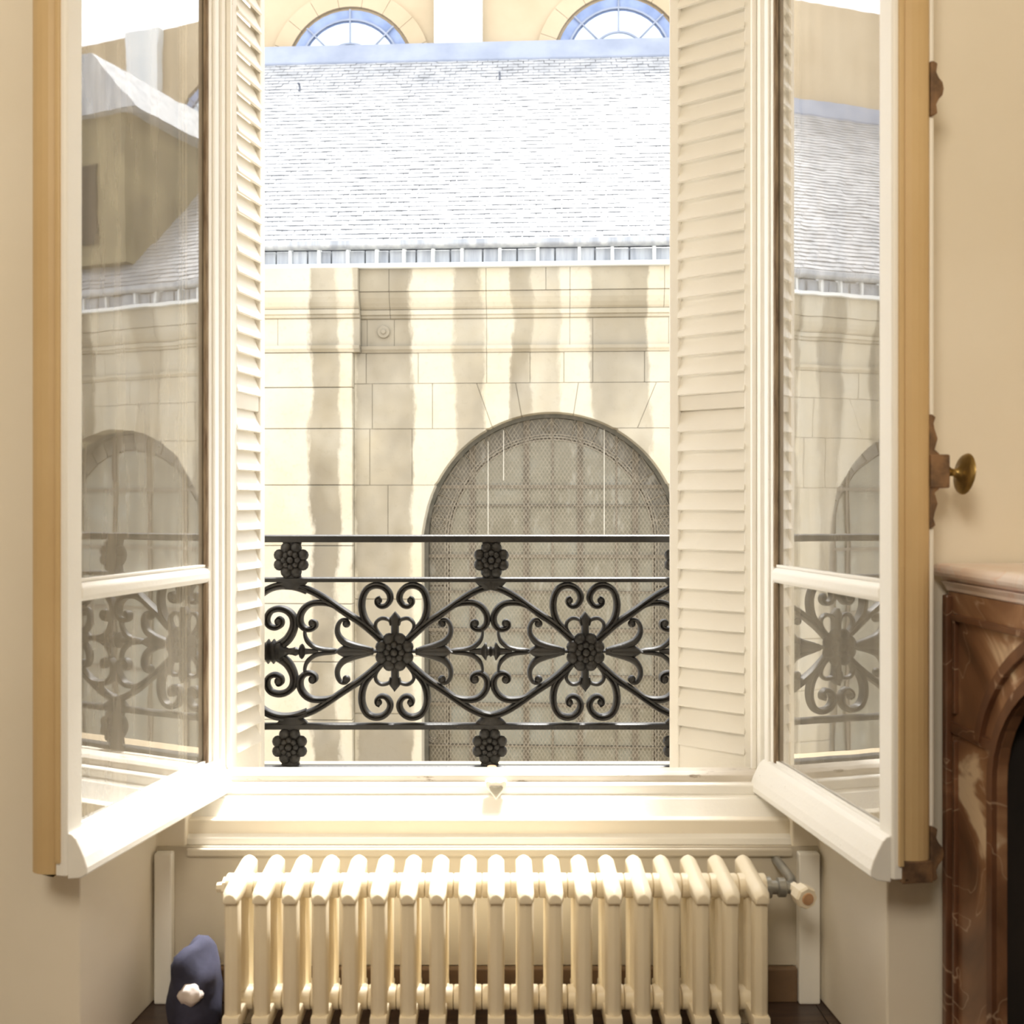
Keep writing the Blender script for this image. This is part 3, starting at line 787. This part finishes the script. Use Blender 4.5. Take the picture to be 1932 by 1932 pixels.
# slate roof
EY, EZ_ = CY-.02, cz(463)
RIDGE = 3.96                                   # horizontal run, 45 degrees
roof = MB(CO).prism([(EY+.05, EZ_-.03), (EY+RIDGE, EZ_+RIDGE-.08), (EY+RIDGE, EZ_+RIDGE-.2), (EY+.05, EZ_-.2)], X0, X1, 'x').build('roof', M['slate'], ch)
gauge, sw = .108, .158
rows = int(3.91*math.sqrt(2)/gauge)
u = Vector((0, .7071, .7071)); nrm = Vector((0, -.7071, .7071))
field = MB(CO); ind = 0
base_p = Vector((0, EY, EZ_))
def slate_geo(mb, x0, x1, r):
    lift = random.uniform(.010, .017); tilt = random.uniform(-.003, .003)
    a = base_p + u*(r*gauge - .02) ; b = base_p + u*((r+1)*gauge+.03)
    lo0, lo1 = a + nrm*(lift+tilt), a + nrm*(lift-tilt); hi = b - nrm*.004
    th = nrm*.010
    def q(x, p): return (x, p.y, p.z)
    mb.add([q(x0, lo0), q(x1, lo1), q(x1, hi), q(x0, hi), q(x0, lo0-th), q(x1, lo1-th), q(x1, hi-th), q(x0, hi-th)],
           [(0,1,2,3), (4,5,1,0), (5,6,2,1), (7,4,0,3), (6,7,3,2), (7,6,5,4)])
sh_n = 0
for r in range(rows):
    x = X0 + (r % 2)*sw/2
    while x < X1-sw:
        wj = random.uniform(-.004, .004)
        inview = cx(480) < x < cx(1280)
        if inview and sh_n < 296 and r >= 0:
            mb = MB(CO); slate_geo(mb, x+.003, x+sw-.003+wj, r); mb.build('slate', M['slate'], roof); sh_n += 1
        else:
            slate_geo(field, x+.003, x+sw-.003+wj, r)
        x += sw
fo = field.build('slate_field', M['slate'], roof, kind='stuff')
# zinc ridge flashing
rt = base_p + u*(rows*gauge)
MB(CO).prism([(rt.y-.06, rt.z-.05), (rt.y-.07, rt.z-.02), (rt.y+.06, rt.z+.30), (rt.y+.14, rt.z+.32), (rt.y+.3, rt.z+.32), (rt.y+.3, rt.z-.1)], X0, X1, 'x').build('ridge_flashing', M['ridge'], ch, bevel=.01)
# roof hooks
for px, py in ((540, 160), (921, 147)):
    t = .5*( (VY-py)/F ); 
    g = (VY-py)/F
    run = (EZ + g*EY - EZ_)/(1-g)
    p = Vector(((px-VX)/F*(EY+run), EY+run, EZ_+run))
    m = MB(CO); m.tube([p - u*.06 + nrm*.02, p + nrm*.03, p + nrm*.10, p + nrm*.12 - u*.05], .016, 8); m.build('roof_hook', M['hole'], ch, smooth=True)

# clerestory wall above the roof, its round-headed windows and pale pilasters
WY = EY+RIDGE+.12; KW = F/WY
def wx(px): return (px-VX)/KW
def wz(py): return EZ + (VY-py)/KW
MB(CO).box(X0, X1, WY+.15, WY+.5, rt.z-.5, rt.z+2.2).build('clerestory_wall', M['clerestory'], ch)
for i in range(-1, 4):
    cxx = wx(630)+i*4.25
    for kk in (0,):
        R = .96; zc_ = wz(122) if i < 1 else wz(112)
        ww = MB(CO).prism([(cxx+R*1.02*math.cos(2*PI*j/40), zc_+R*1.02*math.sin(2*PI*j/40)) for j in range(40)], WY+.10, WY+.16).build('round_window', M['bluerim'], ch)
        MB(CO).prism([(cxx+R*.80*math.cos(2*PI*j/40), zc_+R*.80*math.sin(2*PI*j/40)) for j in range(40)], WY+.08, WY+.11).build('pane', M['paleglass'], ww)
        m = MB(CO)
        n = 40
        for rr, tt in ((.80, .03), (.42, .03)):
            for j in range(n):
                a, b = 2*PI*j/n, 2*PI*(j+1)/n
                m.prism([(cxx+r_*math.cos(t_), zc_+r_*math.sin(t_)) for r_, t_ in ((rr, a), (rr+tt, a), (rr+tt, b), (rr, b))], WY+.06, WY+.085)
        for j in range(8):
            a = PI*j/4
            m.tube([(cxx+.42*math.cos(a), WY+.07, zc_+.42*math.sin(a)), (cxx+.98*math.cos(a), WY+.07, zc_+.98*math.sin(a))], .014, 6)
        m.build('tracery', M['ridge'], ww)
        # stone hood, in voussoirs
        for j in range(9):
            a, b = math.radians(20*j+.15), math.radians(20*j+19.85)
            pts = [(cxx+r_*math.cos(a+(b-a)*t_/4), zc_+r_*math.sin(a+(b-a)*t_/4)) for r_, rg in ((1.30, range(5)), (1.03, range(4, -1, -1))) for t_ in rg]
            MB(CO).prism(pts, WY+.08, WY+.16).build('hood_stone', M['clerestory'], ww)
    xp = wx(838)+i*4.25
    MB(CO).box(xp-.38, xp+.38, WY-.02, WY+.2, rt.z-.4, rt.z+2.2).build('clerestory_pilaster', M['palestone'], ch, bevel=.02)

# slate-hung dormer further along the roof (seen mirrored in the left casement)
dz0 = EZ_+.75
m = MB(CO).box(9.0, 12.8, EY+.35, EY+3, dz0-.2, dz0+2.1).build('dormer', M['dormer'], ch)
MB(CO).prism([(8.7, dz0+2.0), (13.1, dz0+2.0), (12.3, dz0+2.9), (9.5, dz0+2.9)], EY+.2, EY+3.4).build('dormer_roof', M['zinc'], m)
for x in (9.5, 11.3):
    MB(CO).box(x, x+1.1, EY+.31, EY+.36, dz0+.1, dz0+1.3).build('dormer_louvre', M['soot'], m)

# arched windows
def arched_window(ax, detail):
    GYY = CY+.34
    nb = 47/K; ri = AR-nb
    wtop = MB(CO)
    # iron frame following the opening
    n = 40
    zb = -2.6
    out_ = [(ax+AR+.02, zb)] + [(ax+(AR+.02)*math.cos(PI*i/n), ARZ+(AR+.02)*math.sin(PI*i/n)) for i in range(n+1)] + [(ax-AR-.02, zb)]
    r2 = AR-.045
    inn = [(ax-r2, zb)] + [(ax+r2*math.cos(PI*i/n), ARZ+r2*math.sin(PI*i/n)) for i in range(n, -1, -1)] + [(ax+r2, zb)]
    for i in range(len(out_)-1):
        j = len(inn)-1-i
        wtop.prism([out_[i], out_[i+1], inn[j-1], inn[j]], GYY-.08, GYY+.06)
    wt = wtop.build('arched_window', M['darkframe'], ch)
    MB(CO).box(ax-AR-.02, ax+AR+.02, CY+.02, CY+.44, GROUND, zb).build('window_apron', M['stone'], ch)
    vx_ = [887, 992, 1043, 1096, 1166, 1202] if detail else [887, 992, 1096, 1202]
    hz = [917, 954, 1052, 1121, 1195, 1284, 1340, 1420] if detail else [917, 1052, 1195, 1340]
    dx = ax - ARX
    xs = [ax-ri] + [cx(p)+dx for p in vx_] + [ax+ri]
    zs = [ARZ+ri] + [cz(p) for p in hz] + [zb]
    cnt = 0
    def inner_poly(x0, x1, z0, z1, R):
        pts_b, pts_t = [], []
        nn = 6
        for i in range(nn+1):
            x = x0+(x1-x0)*i/nn; d = R*R-(x-ax)**2
            if d < 0: continue
            t = min(z1, ARZ+math.sqrt(d))
            if t > z0+.005: pts_b.append((x, z0)); pts_t.append((x, t))
        if len(pts_b) < 2: return None
        return pts_b + pts_t[::-1]
    g = .012
    for a, b in zip(xs[:-1], xs[1:]):
        for t, bt in zip(zs[:-1], zs[1:]):
            poly = inner_poly(a+g, b-g, bt+g, t-g, ri-.012)
            if poly: MB(CO).prism(poly, GYY+random.uniform(-.004, .004), GYY+.02).build('pane', M['chglass'], wt)
    # border panes
    nw = 16
    for i in range(nw):
        a, b = PI*(i+.04)/nw, PI*(i+.96)/nw
        pts = [(ax+r_*math.cos(a+(b-a)*t/3), ARZ+r_*math.sin(a+(b-a)*t/3)) for r_, rg in ((AR-.05, range(4)), (ri+.015, range(3, -1, -1))) for t in rg]
        MB(CO).prism(pts, GYY, GYY+.02).build('border_pane', M['borderglass'], wt)
    for sx in (-1, 1):
        zz = [ARZ] + [ARZ-.55*(i+1) for i in range(6)]
        for t, b in zip(zz[:-1], zz[1:]):
            x0, x1 = sorted((ax+sx*(ri+.015), ax+sx*(AR-.05)))
            MB(CO).box(x0, x1, GYY, GYY+.02, max(b, zb)+.01, t-.01).build('border_pane', M['borderglass'], wt)
    # backing lead: solid sheet behind the gaps
    pb = [(ax-AR, zb)] + [(ax+AR*math.cos(PI*i/n), ARZ+AR*math.sin(PI*i/n)) for i in range(n, -1, -1)] + [(ax+AR, zb)]
    MB(CO).prism(pb, GYY+.021, GYY+.06).build('leading', M['lead'], wt)
    # bars
    for p in vx_:
        x = cx(p)+dx; top = ARZ+math.sqrt(max(0, (AR-.03)**2-(x-ax)**2))
        wide = p in (887, 992, 1096, 1202)
        m = MB(CO)
        if wide:
            for o in (-.034, .022): m.box(x+o, x+o+.014, GYY-.03, GYY+.005, zb, top)
            m.box(x-.03, x+.03, GYY-.012, GYY+.003, zb, top)
        else: m.box(x-.012, x+.012, GYY-.02, GYY+.005, zb, top)
        m.build('upright_bar', M['lead'], wt)
    for p in hz:
        z = cz(p); hw = AR if z < ARZ else math.sqrt(max(.01, AR**2-(z-ARZ)**2))
        th = .020 if p in (917, 1052, 1195, 1340) else .009
        MB(CO).box(ax-hw, ax+hw, GYY-.035, GYY+.004, z-th, z+th).build('saddle_bar', M['lead'], wt)
    if detail:
        m = MB(CO)
        for rr in (ri-.02, ri+.012, ri+.045):
            for i in range(n):
                a, b = PI*i/n, PI*(i+1)/n
                m.prism([(ax+r_*math.cos(t_), ARZ+r_*math.sin(t_)) for r_, t_ in ((rr, a), (rr+.012, a), (rr+.012, b), (rr, b))], GYY-.02, GYY)
            for sx in (-1, 1):
                x0, x1 = sorted((ax+sx*rr, ax+sx*(rr+.012))); m.box(x0, x1, GYY-.02, GYY, zb, ARZ)
        for i in range(1, nw):
            a = PI*i/nw
            m.tube([(ax+r_*math.cos(a), GYY-.008, ARZ+r_*math.sin(a)) for r_ in (ri, AR-.04)], .008, 6)
        m.build('border_leading', M['wire'], wt)
        for px, py in ((812, 1398), (822, 982), (814, 1190), (1262, 982), (1268, 1398)):
            m = MB(CO); c = (cx(px)+dx, GYY-.012, cz(py))
            for rr in (.085, .105, .06):
                nn = 18
                m.tube([(c[0]+rr*math.cos(2*PI*i/nn), c[1], c[2]+rr*math.sin(2*PI*i/nn)) for i in range(nn+1)], .005, 5, cap=False)
            for a in (0, PI/2, PI, PI*1.5):
                m.tube([(c[0]+r_*math.cos(a), c[1], c[2]+r_*math.sin(a)) for r_ in (.05, .15)], .005, 5)
            m.build('medallion_leading', M['wire'], wt)
        m = MB(CO); c = (ax, GYY-.012, cz(803))
        for rr in (.11, .075):
            m.tube([(c[0]+rr*q, c[1], c[2]+rr*p) for q, p in ((0, 1), (1, 0), (0, -1), (-1, 0), (0, 1))], .007, 5)
        m.build('lozenge_leading', M['wire'], wt)
        # diagonal wire guard in front of the glass
        m = MB(CO); st = .038; wy = GYY-.055
        span = 2*AR
        for sgn in (1, -1):
            c0 = -5.0
            while c0 < 7.0:
                # line z = sgn*1.55*(x-ax) + c0, clipped to the opening
                run_ = []
                for i in range(41):
                    x = -AR + span*i/40; z = sgn*1.55*x + c0
                    ok = abs(x) < AR-.03 and z > -2.2 and (z < ARZ or x*x+(z-ARZ)**2 < (AR-.03)**2)
                    if ok: run_.append((x, z))
                if len(run_) > 1:
                    (xa, za), (xb, zb_) = run_[0], run_[-1]; t_ = .0028
                    m.add([(ax+xa-t_, wy, za), (ax+xa+t_, wy, za), (ax+xb+t_, wy, zb_), (ax+xb-t_, wy, zb_), (ax+xa, wy+.005, za), (ax+xb, wy+.005, zb_)],
                          [(0, 1, 2, 3), (0, 3, 5, 4), (1, 4, 5, 2), (0, 4, 1), (3, 2, 5)])
                c0 += st*1.9
        m.build('wire_guard', M['wire'], wt, kind='stuff')
        for px, y0, y1 in ((948, 808, 905), (1142, 800, 1010), (918, 830, 1010)):
            x = cx(px)+dx; MB(CO).box(x-.004, x+.004, GYY-.062, GYY-.054, cz(y1), cz(y0)).build('guard_wire', M['chip'], wt)
for k in range(-1, 2): arched_window(ARX+k*BAY, k == 0)
